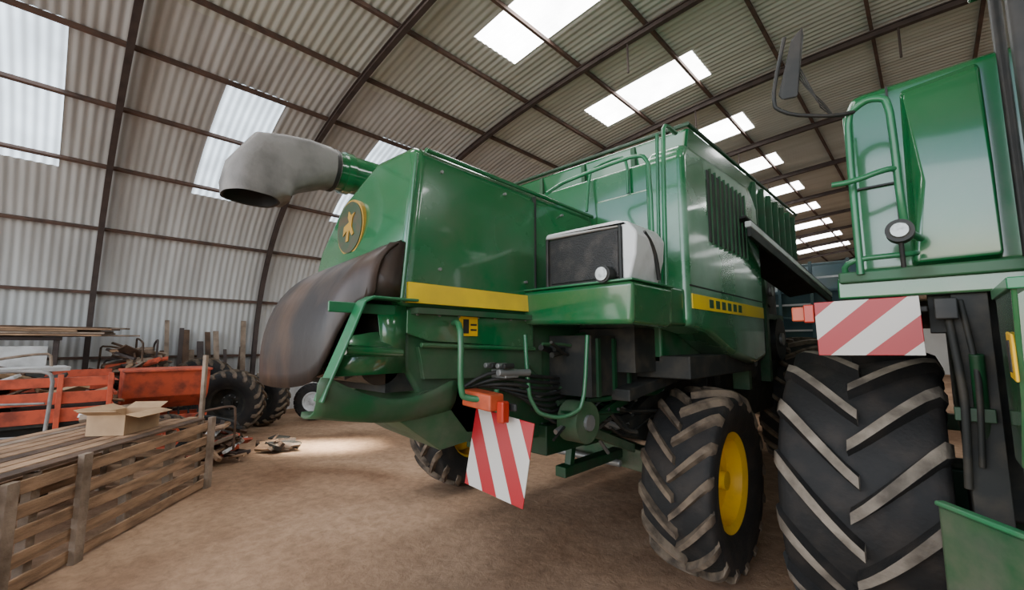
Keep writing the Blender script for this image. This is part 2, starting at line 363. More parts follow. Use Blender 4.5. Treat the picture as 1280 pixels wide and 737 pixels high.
h.prismY([(ec.x+a,ec.z+b) for a,b in dp],ec.y-.022,ec.y-.01,1); h.done()
h=Q('straw_shroud','brown',.0,60,.016,subd=1)
cols=[(-1.93,.0,1.97),(-2.0,.35,1.95),(-2.06,.7,1.80),(-2.14,.9,1.58),(-2.3,1,1.53),(-2.6,1,1.50),(-2.9,1,1.50),(-3.12,.9,1.52),(-3.24,.6,1.55)]
rows=[]
ZY=[(1.19,0),(1.10,.06),(1.0,.18),(.91,.36),(.865,.58),(.85,.8),(.86,1)]
for r_,(yy,f) in enumerate(ZY):
    row=[]
    for i,(x,t,lim) in enumerate(cols):
        z0=2.28-.05*max(0,(-1.93-x))-(.12 if i==8 else 0)
        z=z0-(z0-lim)*f
        y=1.2-(1.2-yy)*(.45+.55*t)+(.10 if i==8 else 0)
        row.append((x,y,z))
    rows.append(row)
h.grid(rows); h.done()
h=Q('shroud_side_gusset','brown',.0,60,.012)
h.grid([[(-1.925,1.2,2.27),(-1.95,1.12,2.26),(-1.96,1.03,2.13),(-1.96,1.0,1.97)],[(-1.925,1.2,2.1),(-1.925,1.2,2.05),(-1.925,1.2,2.0),(-1.925,1.2,1.965)]])
h.grid([[(-3.24,y,z) for (y,z) in((1.18,2.1),(1.05,2.05),(1.05,1.8),(1.08,1.55))],[(-3.2,1.45,z) for z in(2.05,2.0,1.8,1.55)]])
h.done()
h=Q('shroud_inner_rotor',['dark','brown'])
h.box(-3.15,-2.0,1.15,1.5,1.5,2.1); h.cyl((-3.15,1.12,1.66),(-2.0,1.12,1.66),.12,1)
for i in range(10):
    x=-3.08+.11*i; h.obox((x,1.12,1.66),(.012,0,0),(0,.3,.12),(0,-.02,.06),1)
h.done()
h=Q('lower_rear_body','green_d',.025)
h.prismX([(1.24,1.9),(1.24,1.62),(1.45,1.3),(1.75,1.16),(2.4,1.1),(3.1,1.2),(3.1,1.9)],-3.05,-1.97)
h.done()
h=Q('lower_side_panel',['green','green_d','steel'],.012)
h.prismX([(1.22,1.92),(1.22,1.8),(1.36,1.76),(2.2,1.72),(2.2,1.92)],-1.97,-1.925)
h.prismX([(1.30,1.73),(1.34,1.56),(2.3,1.52),(2.3,1.70)],-1.97,-1.935,1)
h.prismX([(1.42,1.50),(1.65,1.24),(2.6,1.2),(2.6,1.48)],-1.97,-1.95,1)
h.tube([(-1.915,1.3,1.74),(-1.915,2.2,1.71)],.014,0,rnd=0)
for i in range(7): h.cyl((-1.94,1.28+.14*i,1.9),(-1.915,1.28+.14*i,1.9),.009,2,8)
h.done()
h=Q('warning_sticker',['yellow','black']); h.box(-1.925,-1.912,1.56,1.69,1.79,1.9); h.box(-1.912,-1.909,1.58,1.62,1.805,1.885,1); h.box(-1.912,-1.909,1.635,1.68,1.82,1.83,1); h.box(-1.912,-1.909,1.635,1.68,1.85,1.86,1)
h.box(-2.1,-2.02,1.21,1.235,1.76,1.86); h.done()
h=Q('rear_side_bracket','green_l',.006)
path=[(1.24,1.965),(1.0,1.965),(.955,1.94),(.90,1.80),(.80,1.56),(.78,1.50)]
for (a,b),(c_,d) in zip(path,path[1:]):
    L=Vector((0,c_-a,d-b)); nn=Vector((0,-L.z,L.y)).normalized()*.014
    h.obox((-1.9,(a+c_)/2,(b+d)/2),(.09,0,0),L*1.04,nn)
h.obox((-1.945,1.02,1.955-.04),(.012,0,0),(0,.4,0),(0,0,.05)); h.done()
h=Q('spreader_scoop','green_d',.0,60,.014,subd=1)
rows=[]
for i in range(9):
    t=i/8; y=.76+.75*t
    rows.append([(-1.87,y,1.63-.12*math.sin(t*pi)-.06*t),(-1.875,y,1.53-.09*math.sin(t*pi)-.05*t),(-1.93,y+.02,1.44-.06*math.sin(t*pi)-.05*t),(-2.05,y+.02,1.41-.08*t),(-2.22,y+.05,1.42-.1*t)])
h.grid(rows); h.done()
h=Q('spreader_gussets','green',.0,60,.01)
h.grid([[(-1.93,.84,1.60),(-1.93,1.0,1.60),(-1.93,1.22,1.60)],[(-1.98,.93,1.78),(-1.98,1.05,1.80),(-1.96,1.22,1.82)]])
h.grid([[(-1.95,1.06,1.94),(-1.94,1.22,1.94)],[(-1.97,1.12,1.62),(-1.94,1.22,1.62)]])
h.tube([(-1.92,.9,1.72),(-1.95,1.2,1.7)],.02,rnd=0)
h.done()
h=Q('spreader_under_plate','green_d',.01); h.hull([(-1.95,1.35,1.5),(-1.95,1.15,1.40),(-2.0,1.5,1.16),(-1.95,1.8,1.2),(-2.6,1.5,1.2),(-2.6,1.15,1.40),(-2.6,1.35,1.5),(-1.95,1.75,1.5)]); h.done()
h=Q('lamp_bracket','green_l'); h.tube([(-1.9,1.50,1.86),(-1.76,1.44,1.86),(-1.76,1.44,1.5),(-1.75,1.47,1.46),(-1.65,1.6,1.46)],.017); h.tube([(-1.72,1.66,1.5),(-1.72,1.68,1.0)],.015,rnd=0); h.done()
h=Q('tail_lamp',['orange','red','black'],.012); h.obox((-1.72,1.56,1.455),(.19,.03,-.02),(0,.1,0),(0,0,.085)); h.obox((-1.60,1.59,1.40),(.05,0,0),(0,.05,0),(0,0,.11),1); h.box(-1.82,-1.55,1.63,1.65,1.40,1.44,2); h.done()
def board(par,name,c,w_,h_,mat,rot):
    b=MB(name,[mat,'steel'],par,.004,org=c); c=Vector(c)
    b.obox(c,(w_,0,0),(0,.006,0),(0,0,h_)); b.obox(c+Vector((0,.012,0)),(w_*.9,0,0),(0,.016,0),(0,0,.03),1)
    o=b.done(); o.rotation_euler=rot; return o
board(C,'hazard_board',(-1.675,1.63,1.17),.41,.41,'hazL',(math.radians(-6),math.radians(6),math.radians(4)))
h=Q('hose_bundle','black')
for i in range(9):
    h.tube([(-1.93,1.6+.05*i,1.5),(-1.8,1.7+.06*i,1.6-.04*i),(-1.75,2.0+.03*i,1.55-.04*i),(-1.9,2.5,1.5-.03*i)],.011)
h.done()
h=Q('coupling_block',['steel','black'],.006); h.box(-1.86,-1.74,1.75,1.86,1.55,1.6); h.cyl((-1.75,1.7,1.585),(-1.75,1.96,1.575),.02)
for i in range(4): h.cyl((-1.88+.05*i,1.72,1.62),(-1.88+.05*i,1.8,1.62),.016,i%2)
h.done()
h=Q('side_platform','green',.03)
h.hull([(-1.95,2.1,2.09),(-1.13,2.1,2.09),(-1.13,2.62,2.09),(-1.95,2.62,2.09),(-1.95,2.12,1.87),(-1.15,2.12,1.85),(-1.15,2.6,1.84),(-1.95,2.6,1.86)])
h.box(-1.95,-1.16,2.62,2.95,1.86,2.12); h.done()
h=Q('platform_edge','green_l',.004); h.box(-1.95,-1.125,2.09,2.62,2.088,2.1); h.done()
h=Q('radiator_screen',['screen','black','white','steel'],.012)
h.box(-1.75,-1.22,2.16,2.5,2.1,2.41,1); h.box(-1.73,-1.24,2.15,2.165,2.12,2.39,0); h.box(-1.765,-1.745,2.14,2.17,2.1,2.42,1); h.box(-1.235,-1.215,2.14,2.17,2.1,2.42,1); h.done()
h=Q('radiator_cowl',['white','black'],.02,60,0)
pts=[(-1.78,2.42),(-1.76,2.455),(-1.25,2.45),(-1.17,2.43),(-1.12,2.36),(-1.13,2.24),(-1.17,2.1),(-1.215,2.1),(-1.215,2.41),(-1.75,2.42)]
h.prismY(pts,2.145,2.5); h.done()
h=Q('cowl_curve_seam','black'); h.tube([(-1.13,2.25,2.38),(-1.118,2.36,2.3),(-1.13,2.42,2.12)],.012); h.done()
h=Q('work_lamp',['black','lampglass']); h.cyl((-1.3,2.14,2.135),(-1.3,2.07,2.135),.05,0); h.cyl((-1.3,2.075,2.135),(-1.3,2.06,2.135),.038,1); h.done()
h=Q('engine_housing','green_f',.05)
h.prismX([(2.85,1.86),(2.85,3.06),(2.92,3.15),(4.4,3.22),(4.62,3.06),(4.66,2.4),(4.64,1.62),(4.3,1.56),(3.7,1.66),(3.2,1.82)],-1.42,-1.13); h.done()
h=Q('engine_housing_core','green_d',.02); h.box(-3.6,-1.4,3.0,4.9,1.6,3.0); h.done()
h=Q('rear_bulkhead','green',.02); h.box(-2.6,-1.36,2.98,3.1,2.0,3.12); h.box(-1.9,-1.38,2.95,2.99,2.12,2.9); h.done()
h=Q('housing_vents',['black','green_d'])
for i in range(9):
    y=3.28+.105*i; h.box(-1.14,-1.122,y,y+.045,2.5,3.05); h.box(-1.13,-1.112,y+.045,y+.06,2.48,3.07,1)
h.done()
h=Q('model_stripe',['ystripe','green_d']); h.box(-1.14,-1.124,2.9,4.6,1.98,2.08)
for i in range(6):
    h.box(-1.13,-1.121,3.2+.13*i,3.28+.13*i,2.0,2.06,1)
h.done()
h=Q('housing_seam','black'); h.box(-1.135,-1.127,2.88,4.63,2.13,2.14); h.done()
h=Q('grain_tank','green',.03)
h.hull([(-3.0,3.3,2.8),(-1.35,3.3,2.8),(-1.35,6.9,2.8),(-3.6,6.9,2.8),(-3.1,3.2,3.40),(-1.22,3.2,3.40),(-1.22,6.95,3.50),(-3.7,6.95,3.50),(-3.3,3.3,3.25)])
h.done()
h=Q('tank_rim','green_dk'); h.tube([(-3.1,3.2,3.42),(-1.22,3.2,3.42),(-1.22,6.95,3.52),(-3.7,6.95,3.52)],.018,rnd=0); h.done()
h=Q('tank_ribs','green_d',.005)
for i in range(7):
    h.box(-1.30,-1.2,4.9+.3*i,4.93+.3*i,2.85,3.43)
for x in(-2.7,-2.2,-1.7): h.box(x,x+.04,3.19,3.3,2.85,3.38)
h.done()
h=Q('side_mechanism',['dark','green_d','black','steel'],.0)
h.box(-3.3,-1.55,4.6,7.0,1.3,2.85,0)
for (y,z,r_) in((5.0,2.3,.25),(5.6,1.9,.35),(6.2,2.4,.2),(5.3,1.55,.18),(6.6,1.8,.28)):
    h.cyl((-1.55,y,z),(-1.43,y,z),r_,2,28); h.cyl((-1.43,y,z),(-1.4,y,z),r_*.3,3,12)
h.box(-1.6,-1.45,4.6,6.9,2.05,2.12,1); h.box(-1.5,-1.4,5.85,5.95,1.3,2.85,1); h.box(-1.45,-1.3,4.66,4.74,1.3,3.0,1); h.done()
h=Q('raised_side_shield',['white','black'],.006)
a=Vector((-1.05,3.98,2.76)); b=Vector((-.86,6.55,2.34)); d=b-a
h.obox((a+b)/2,(.05,0,0),d,(0,0,.05)); h.obox((a+b)/2+Vector((-.22,0,.04)),(.42,0,.06),d,(0,0,.02),1)
h.obox((a+b)/2+Vector((.005,0,-.07)),(.03,0,0),d,(0,0,.08),1); h.done()
h=Q('cab',['green','glass','black'],.03)
h.box(-3.7,-2.0,7.2,8.7,1.9,2.2); h.box(-3.65,-2.05,7.25,8.75,2.2,3.4,1); h.box(-3.75,-1.95,7.15,8.9,3.4,3.55,0)
for x in(-3.68,-2.08):
    for y in(7.22,8.7): h.box(x,x+.06,y,y+.06,2.2,3.4,2)
h.done()
h=Q('feeder_house','green_d',.02); h.hull([(-3.5,8.0,1.6),(-2.2,8.0,1.6),(-3.5,8.0,.9),(-2.2,8.0,.9),(-3.5,10,.9),(-2.2,10,.9),(-3.5,10,.3),(-2.2,10,.3)]); h.done()
h=Q('chassis',['green_d','dark','green_dk'],.01)
h.box(-3.7,-3.55,2.6,8,1.0,1.25); h.box(-2.05,-1.9,2.3,8,1.0,1.2,2); h.box(-3.6,-2.0,2.9,3.1,.95,1.15,2)
h.prismX([(2.6,1.2),(3.2,1.2),(4.6,1.7),(4.6,1.35),(3.4,.95)],-3.2,-1.75,1); h.box(-3.3,-1.6,4.4,7.2,.9,1.5,1)
h.obox((-1.82,2.75,1.1),(.05,0,0),(0,1.1,-.4),(0,0,.07)); h.obox((-1.62,3.1,1.45),(.3,0,0),(0,.9,.1),(0,0,.08),1)
h.box(-1.9,-1.2,3.0,4.5,1.5,1.66,1); h.done()
h=Q('steering_axle',['green_d','steel'],.015)
for x in(-4.1,-1.6):
    h.hull([(x,3.55,.62),(x,3.72,.62),(x,3.55,.78),(x,3.72,.78),(-2.85,3.52,.72),(-2.85,3.75,.72),(-2.85,3.52,.98),(-2.85,3.75,.98)])
h.box(-2.97,-2.73,3.5,3.8,.9,1.3); h.cyl((-3.6,3.42,.72),(-2.0,3.42,.72),.03,1); h.box(-1.68,-1.58,3.5,3.8,.5,.95); h.box(-4.15,-4.05,3.5,3.8,.5,.95)
h.done()
h=Q('tow_hitch','green_dk',.01); h.box(-2.15,-2.05,2.7,3.55,.74,.82); h.obox((-2.1,2.85,.98),(.06,0,0),(0,.06,0),(0,.1,.5)); h.done()
wheel(C,'rear_right_wheel',(-1.36,3.63,.70),.70,.5,1,'lug2',17,.05,rise=.55,lw=.03,rimr=.5)
wheel(C,'rear_left_wheel',(-4.36,3.65,.70),.70,.5,-1,'lug2',17,.05,rise=.55,lw=.03)
wheel(C,'front_right_wheel',(-1.45,7.6,.92),.92,.7,1,'lug2',20,.05)
wheel(C,'front_left_wheel',(-4.25,7.6,.92),.92,.7,-1,'lug2',20,.05)
h=Q('front_axle','green_d',.02); h.box(-4.0,-1.7,7.45,7.75,.75,1.05); h.box(-1.9,-1.75,7.4,7.8,.7,1.8); h.box(-3.95,-3.8,7.4,7.8,.7,1.8); h.done()
h=Q('handrails','green_l')
h.tube([(-1.88,2.3,2.80),(-1.88,2.5,2.94),(-1.3,2.5,2.97),(-1.2,2.5,2.92),(-1.2,2.5,2.1)],.013)
h.tube([(-1.17,2.6,2.1),(-1.15,2.6,3.18),(-1.17,2.85,3.2)],.015); h.tube([(-1.22,2.62,2.1),(-1.2,2.62,3.12)],.012)
h.tube([(-1.95,2.9,2.82),(-1.95,2.95,3.2),(-1.6,2.95,3.22),(-1.6,2.95,2.9)],.012)
h.done()
h=Q('step_loop','green_l'); h.tube([(-1.8,1.98,1.8),(-1.77,1.97,1.5),(-1.76,1.99,1.38),(-1.70,2.05,1.30),(-1.6,2.22,1.31),(-1.57,2.27,1.40),(-1.56,2.3,1.8)],.013); h.done()
h=Q('mechanism_detail',['dark','green_dk','steel','green_d'])
random.seed(3)
for i in range(60):
    y=random.uniform(2.0,3.2); x=random.uniform(-2.0,-1.62); z=random.uniform(1.1,1.8)
    h.tube([(x,y,z),(x+random.uniform(-.1,.1),y+.3,z+random.uniform(-.2,.1)),(x,y+random.uniform(.4,.8),z+random.uniform(-.25,.1))],random.uniform(.008,.022),random.choice([0,0,0,0,1,1,2,3]),n=6)
h.box(-1.95,-1.6,2.4,3.0,1.4,1.8,0); h.box(-1.9,-1.45,2.7,3.3,1.55,1.85,0)
h.cyl((-1.75,2.35,1.25),(-1.6,2.35,1.25),.13,3,24); h.cyl((-1.62,2.35,1.25),(-1.58,2.35,1.25),.05,2,12); h.obox((-1.66,2.75,1.3),(.03,0,0),(0,.9,.25),(0,-.02,.06),1)
for y in(2.45,2.65,2.85): h.box(-1.62,-1.58,y,y+.03,1.4,1.78,1)
h.done()
h=Q('unloading_auger',['green','green_d']); h.cyl((-3.42,1.3,3.15),(-3.42,6.6,3.26),.155,0,32); h.cyl((-3.42,1.5,3.155),(-3.42,1.56,3.156),.17,0,32)
h.cyl((-3.42,6.6,3.26),(-3.42,6.9,2.2),.17,0,24); h.box(-3.5,-3.3,3.5,3.6,2.7,3.08,1); h.done()
h=Q('auger_spout',['grey','black'],0,60)
def ring(cy,cz,uy,uz,hu,hw,sq,n=40,cx=-3.42):
    L=math.hypot(uy,uz); uy/=L; uz/=L; o=[]
    for k in range(n):
        a=2*pi*k/n; ca,sa=math.cos(a),math.sin(a)
        x=math.copysign(abs(ca)**sq,ca)*hw; u=math.copysign(abs(sa)**sq,sa)*hu
        wob=1+.018*math.sin(3*a+cy*9)+.012*math.sin(7*a+cz*13)
        o.append(Vector((cx+x*wob,cy+uy*u*wob,cz+uz*u*wob)))
    return o
rs_=[ring(1.44,3.15,0,1,.162,.162,1),ring(1.36,3.15,0,1,.168,.17,.8),ring(1.2,3.11,-.05,1,.185,.18,.42),ring(1.05,3.06,-.22,.97,.215,.185,.34),ring(.95,3.01,-.5,.86,.25,.19,.32),ring(.90,2.92,-.8,.55,.23,.19,.36),ring(.87,2.84,-.97,.22,.2,.19,.5),ring(.855,2.775,-1,.04,.18,.185,.8)]
h.loft(rs_,0,False)
h.loft([ring(.855,2.775,-1,.04,.18,.185,.8),ring(.855,2.78,-1,.04,.165,.17,.8),ring(.87,2.9,-1,.2,.15,.155,.8)],1,False)
h.add(ring(.87,2.9,-1,.2,.15,.155,.8),[tuple(range(40))],1)
h.done()
h=Q('spout_clamp','black'); h.cyl((-3.42,1.40,3.15),(-3.42,1.43,3.15),.172,0,40); h.done()
# ================================================================ RIGHT COMBINE
R=empty('combine_harvester.001',(1.1,5,0))
def Q(name,mats,bevel=0,ang=40,solid=0): return MB(name,mats,R,bevel,ang,solid)
wheel(R,'drive_wheel_a',(-.345,3.72,.86),.86,.74,-1,'lug',15,.06,rise=.56,lw=.042)
wheel(R,'drive_wheel_b',(2.55,3.72,.86),.86,.74,1,'lug',15,.06,rise=.56,lw=.042)
wheel(R,'steer_wheel_a',(-.3,8.4,.68),.68,.5,-1,'lug',18,.05)
wheel(R,'steer_wheel_b',(2.5,8.4,.68),.68,.5,1,'lug',18,.05)
h=Q('axle_beams','green_dk',.02); h.box(.0,2.2,3.55,3.9,.7,1.05); h.box(-.1,2.3,8.3,8.5,.6,.8); h.done()
h=Q('main_body','green',.05)
h.prismY([(-.28,2.12),(-.28,3.08),(-.24,3.2),(2.4,3.26),(2.45,2.12)],3.12,8.6); h.done()
h=Q('body_bulge_panel','green',.018); h.hull([(-.05,3.13,2.15),(.28,3.13,2.15),(-.03,3.13,3.15),(.28,3.13,3.18),(-.03,3.08,2.17),(.28,3.05,2.17),(-.01,3.09,3.1),(.28,3.09,3.13),(.03,3.045,2.6),(.28,3.03,2.6)]); h.done()
h=Q('body_seams','black'); h.box(-.26,-.06,3.10,3.122,2.62,2.63); h.box(-.08,-.07,3.10,3.122,2.12,3.18); h.done()
h=Q('grain_tank','green',.04); h.hull([(0,6,3.2),(2.2,6,3.2),(0,8,3.2),(2.2,8,3.2),(-.2,5.9,3.6),(2.4,5.9,3.6),(-.2,8.1,3.6),(2.4,8.1,3.6)]); h.done()
h=Q('lower_body',['dark','green_dk'],.02); h.box(.15,2.1,3.2,8.6,.9,2.1); h.box(.1,.16,3.1,5,1.1,1.7,1); h.box(-.25,2.4,3.5,8.4,1.95,2.12,0); h.done()
h=Q('deck_ledge',['green_d','green'],.012); h.box(-.34,1.0,2.86,3.4,1.98,2.09,1); h.box(-.33,1.0,2.83,2.9,2.06,2.12,0); h.done()
h=Q('inner_side',['dark','green_dk','steel'],.01); h.box(.08,.2,2.9,3.6,.6,1.98); h.box(-.0,.12,2.95,3.2,1.8,1.98)
h.tube([(.06,2.9,1.95),(.09,2.85,1.5),(.07,2.88,1.1)],.016,0); h.tube([(.11,2.9,1.95),(.14,2.84,1.6),(.12,2.88,1.2)],.012,0); h.cyl((.14,2.85,1.7),(.14,2.95,1.2),.025,1); h.box(.05,.18,2.86,2.9,1.4,1.46,1); h.done()
h=Q('cab',['black','glass','green'],.02)
h.box(.335,.40,2.62,2.70,2.05,3.75); h.box(1.9,1.96,2.62,2.70,2.05,3.75); h.box(.34,.40,3.1,3.18,2.05,3.75); h.box(.36,1.94,2.66,3.2,2.1,3.7,1); h.box(.30,2.0,2.55,3.5,3.7,3.9,2); h.box(.33,1.97,2.6,3.3,1.9,2.1,2); h.box(.5,.53,2.6,2.66,2.1,3.7,0)
h.done()
h=Q('front_fender',['green_l','green','yellow','black'],.012)
h.prismX([(2.15,1.93),(2.62,1.96),(2.62,1.3),(2.45,1.3),(2.25,1.55)],.20,.215,1); h.box(.19,.24,2.13,2.64,1.925,1.965,0)
h.prismX([(2.2,1.78),(2.32,1.79),(2.32,1.63),(2.2,1.62)],.19,.2,2); h.box(.185,.195,2.24,2.28,1.65,1.76,3)
h.box(.215,.7,2.5,2.6,1.2,1.95,1); h.done()
h=Q('lower_guard_plate',['green_d','green_l'],.01)
h.hull([(-.03,2.42,1.12),(.3,2.05,1.12),(-.03,2.42,.3),(.3,2.05,.3),(-.03,2.46,1.12),(.3,2.09,1.12),(-.03,2.46,.3),(.3,2.09,.3)])
h.obox((.135,2.25,1.13),(.33,-.37,0),(.03,.03,0),(0,0,.02),1); h.hull([(.3,2.05,.5),(.9,2.05,.5),(.3,2.1,.5),(.9,2.1,.5),(.3,2.05,1.1),(.9,2.05,1.1),(.3,2.1,1.1),(.9,2.1,1.1)]); h.done()
h=Q('feeder_house','green_d',.02); h.hull([(.7,3.2,1.7),(1.8,3.2,1.7),(.7,3.2,.8),(1.8,3.2,.8),(.7,1.6,.9),(1.8,1.6,.9),(.7,1.6,.3),(1.8,1.6,.3)]); h.done()
board(R,'hazard_board',(-.235,2.84,1.83),.42,.285,'hazR',(0,math.radians(-1),0))
h=Q('side_lamp',['red','black','orange'],.008); h.box(-.56,-.46,2.86,2.9,1.87,1.95,2); h.box(-.5,-.45,2.84,2.86,1.86,1.96,0); h.box(-.56,.0,2.9,2.93,1.9,1.93,1); h.box(.02,.1,2.84,2.9,1.86,1.96,1); h.done()
h=Q('access_handrails','green_l')
h.tube([(-.235,2.82,2.1),(-.235,2.8,2.92),(-.20,2.78,2.98),(-.09,2.76,2.99),(-.06,2.76,2.92),(-.055,2.8,2.3),(-.0,3.0,2.28)],.017)
h.tube([(-.31,2.7,2.56),(-.22,2.72,2.56),(-.10,2.74,2.6),(-.06,2.78,2.6)],.014); h.tube([(-.3,2.86,2.11),(-.3,2.82,2.18),(-.04,2.82,2.18),(-.02,2.95,2.2)],.014)
h.tube([(-.24,2.9,2.1),(-.25,2.95,3.0)],.015,rnd=0); h.done()
h=Q('mirror_arm',['black','black']); h.tube([(-.20,2.78,2.95),(-.28,2.72,2.93),(-.5,2.6,2.98),(-.53,2.6,3.08),(-.45,2.6,3.4)],.010,0); h.done()
h=Q('mirror',['black','glass'],.02); h.hull([(-.50,2.6,3.08),(-.41,2.6,3.04),(-.42,2.6,3.38),(-.365,2.6,3.43),(-.48,2.66,3.1),(-.42,2.66,3.08),(-.41,2.66,3.38),(-.37,2.66,3.42),(-.48,2.58,3.04)]); h.done()
h=Q('hanging_wires','black')
for i in range(4): h.tube([(-.42,2.62,3.2+.03*i),(-.37+.015*i,2.66,3.08-.03*i),(-.33,2.7,3.05-.02*i),(-.28,2.74,2.94)],.003,n=5)
h.done()
h=Q('round_work_lamp',['black','lampglass','steel']); h.cyl((-.07,2.84,2.29),(-.07,2.76,2.29),.055,0,28); h.cyl((-.07,2.765,2.29),(-.07,2.745,2.29),.042,1,28,r2=.034); h.tube([(-.07,2.8,2.24),(-.07,2.85,2.1)],.01,0,rnd=0); h.done()
# ================================================================ FAR combine
B=empty('combine_harvester.002',(-2,14,0))
def Q(name,mats,bevel=0,ang=40,solid=0): return MB(name,mats,B,bevel,ang,solid)
h=Q('body','blue',.04); h.prismX([(11.4,1.3),(11.2,2.9),(12,3.6),(15.5,3.7),(16,1.3)],-3.2,-1.0); h.done()
h=Q('rear_rack',['steel','blue','black'])
for i in range(6): h.box(-3.1,-1.1,11.1,11.14,2.0+.28*i,2.04+.28*i,1 if i%2 else 0)
for x in(-3.1,-2.4,-1.8,-1.15): h.box(x,x+.06,11.08,11.14,1.4,3.5,1)
h.done()
h=Q('cab',['glass','blue'],.03); h.box(-3,-1.3,16,17.3,2,3.5); h.box(-3.1,-1.2,15.9,17.4,3.5,3.7,1); h.done()
wheel(B,'rear_wheel_a',(-.9,12.5,.7),.7,.5,1,'lug2',16,.05); wheel(B,'rear_wheel_b',(-3.3,12.5,.7),.7,.5,-1,'lug2',16,.05)
wheel(B,'front_wheel_a',(-.8,15.8,.9),.9,.6,1,'lug2',16,.05); wheel(B,'front_wheel_b',(-3.4,15.8,.9),.9,.6,-1,'lug2',16,.05)
h=Q('axles','dark'); h.box(-3.3,-.9,12.4,12.6,.6,.8); h.box(-3.3,-.9,15.7,15.9,.8,1.4); h.done()
# ================================================================ clutter
random.seed(11)
A=Vector((.775,-.632,0)); Bd=Vector((-.632,-.775,0)); Z=Vector((0,0,1))
E=empty('wooden_pallet_crate',(-5.8,0.3,0))
h=MB('slatted_sides','wood',E,.004); F0=Vector((-6.6,1.42,0)); Lc=3.1; D=1.2
for k in range(5):
    z=.07+.166*k
    h.obox(F0+A*Lc/2+Z*z+Z*random.uniform(-.008,.008),A*Lc,Bd*.022,Z*.095)
    h.obox(F0+A*Lc/2+Bd*D+Z*z,A*Lc,Bd*.022,Z*.085); h.obox(F0+Bd*D/2+Z*z,A*.022,Bd*D,Z*.085); h.obox(F0+A*Lc+Bd*D/2+Z*z,A*.022,Bd*D,Z*.085)
h.done()
h=MB('corner_posts','wood2',E,.004)
for t,zt in((.12,.84),(1.95,.85),(2.55,.80),(3.05,.84)): h.obox(F0+A*t-Bd*.03+Z*zt/2,A*.09,Bd*.05,Z*zt)
h.obox(F0+A*.15+Bd*.08+Z*.8,A*.055,Bd*.04,Z*1.6)
for t in(.05,1.5,3.0): h.obox(F0+A*t+Bd*D+Z*.41,A*.09,Bd*.05,Z*.82)
for t in(.75,1.35,2.3): h.obox(F0+A*t+Bd*.05+Z*.4,A*.07,Bd*.07,Z*.8)
h.done()
h=MB('top_boards',['wood','wood2','wood3'],E,.004)
for k in range(9): h.obox(F0+A*(Lc/2+random.uniform(-.1,.1))+Bd*(.06+.138*k)+Z*(.83),A*(Lc*random.uniform(.85,1)),Bd*.115,Z*.02,random.choice([0,0,1,2]))
h.done()
h=MB('cardboard_box',['card'],None,.004,solid=.006,org=(-6.0,.52,.845))
c=Vector((-6.1,.52,.845)); a1=A*.5; b1=Bd*.34; zz=Z*.2
p=[c-a1/2-b1/2,c+a1/2-b1/2,c+a1/2+b1/2,c-a1/2+b1/2]
h.add(p+[q+zz for q in p],[(0,1,2,3),(0,1,5,4),(1,2,6,5),(2,3,7,6),(3,0,4,7)])
for i,j,o in((0,1,-b1),(2,3,b1),(1,2,a1*.5),(3,0,-a1*.5)):
    u1,u2=p[i]+zz,p[j]+zz; ov=o.normalized()*.13+Z*(.05 if i!=0 else -.03); h.add([u1,u2,u2+ov,u1+ov],[(0,1,2,3)])
h.done()
def junk(name,cx,cy,rx,ry,h0,h1,n,mats,Lr=(.6,1.8),seed=1,par=None,tilt=.45,tubes=0):
    random.seed(seed); o=MB(name,mats,par,.003,org=None if par else (cx,cy,0))
    for i in range(n):
        L=random.uniform(*Lr); a=random.uniform(0,pi); t=(i/n)
        z=h0+(h1-h0)*t*random.uniform(.75,1); sp=1-.55*t
        d=Vector((math.cos(a),math.sin(a),random.uniform(-tilt,tilt))).normalized(); s1=d.cross(Z).normalized(); u=s1.cross(d)
        rl=random.uniform(-.9,.9); s1,u=s1*math.cos(rl)+u*math.sin(rl),u*math.cos(rl)-s1*math.sin(rl)
        w_=random.uniform(.04,.16); th=random.uniform(.02,.06)
        o.obox((cx+random.uniform(-rx,rx)*sp,cy+random.uniform(-ry,ry)*sp,max(z,h0+.08+abs(d.z)*L/2)),d*L,s1*w_,u*th,random.randrange(len(mats)))
    for i in range(tubes):
        x,y=cx+random.uniform(-rx,rx),cy+random.uniform(-ry,ry); a=random.uniform(0,2*pi); L=random.uniform(.5,.9)
        dx,dy=math.cos(a)*L,math.sin(a)*L; z=h0+(h1-h0)*random.uniform(.5,1)
        o.tube([(x-dx/2,y-dy/2,h0+.03),(x-dx/2,y-dy/2,z+.2),(x+dx/2,y+dy/2,z+.3),(x+dx/2,y+dy/2,h0+.2)],.018,random.randrange(len(mats)),n=6)
    return o.done()
junk('crate_scraps',-6.8,.55,.2,.25,.84,1.0,14,['wood','wood2','wood3','white','redp'],(.2,.6),seed=21,par=E,tilt=.15)
h=MB('hand_truck',['grey','tyre','redp'],None,org=(-7.1,-.3,0))
o=Vector((-7.12,-.38,0)); wv=Vector((.16,.3,0)); bk_=Vector((-.1,.05,0))
h.tube([o-wv+Z*.1,o-wv+Z*1.36+bk_,o-wv*.8+Z*1.44+bk_,o+wv*.8+Z*1.44+bk_,o+wv+Z*1.36+bk_,o+wv+Z*.1],.018)
for z in(.4,.75,1.1): h.tube([o-wv+Z*z,o+wv+Z*z],.012,rnd=0)
for s1 in(-1,1): h.cyl(o+wv*s1+Z*.13,o+wv*(s1*1.15)+Z*.13,.13,1,20)
h.obox(o+Vector((.1,-.06,.03)),wv*1.8,Vector((.14,-.08,0)),Z*.02,0); h.done()
T=empty('red_trailer',(-8.4,-.3,0))
h=MB('trailer_body',['redp','dark'],T,.008)
h.box(-9.6,-7.5,-2.4,.6,.78,.86,1)
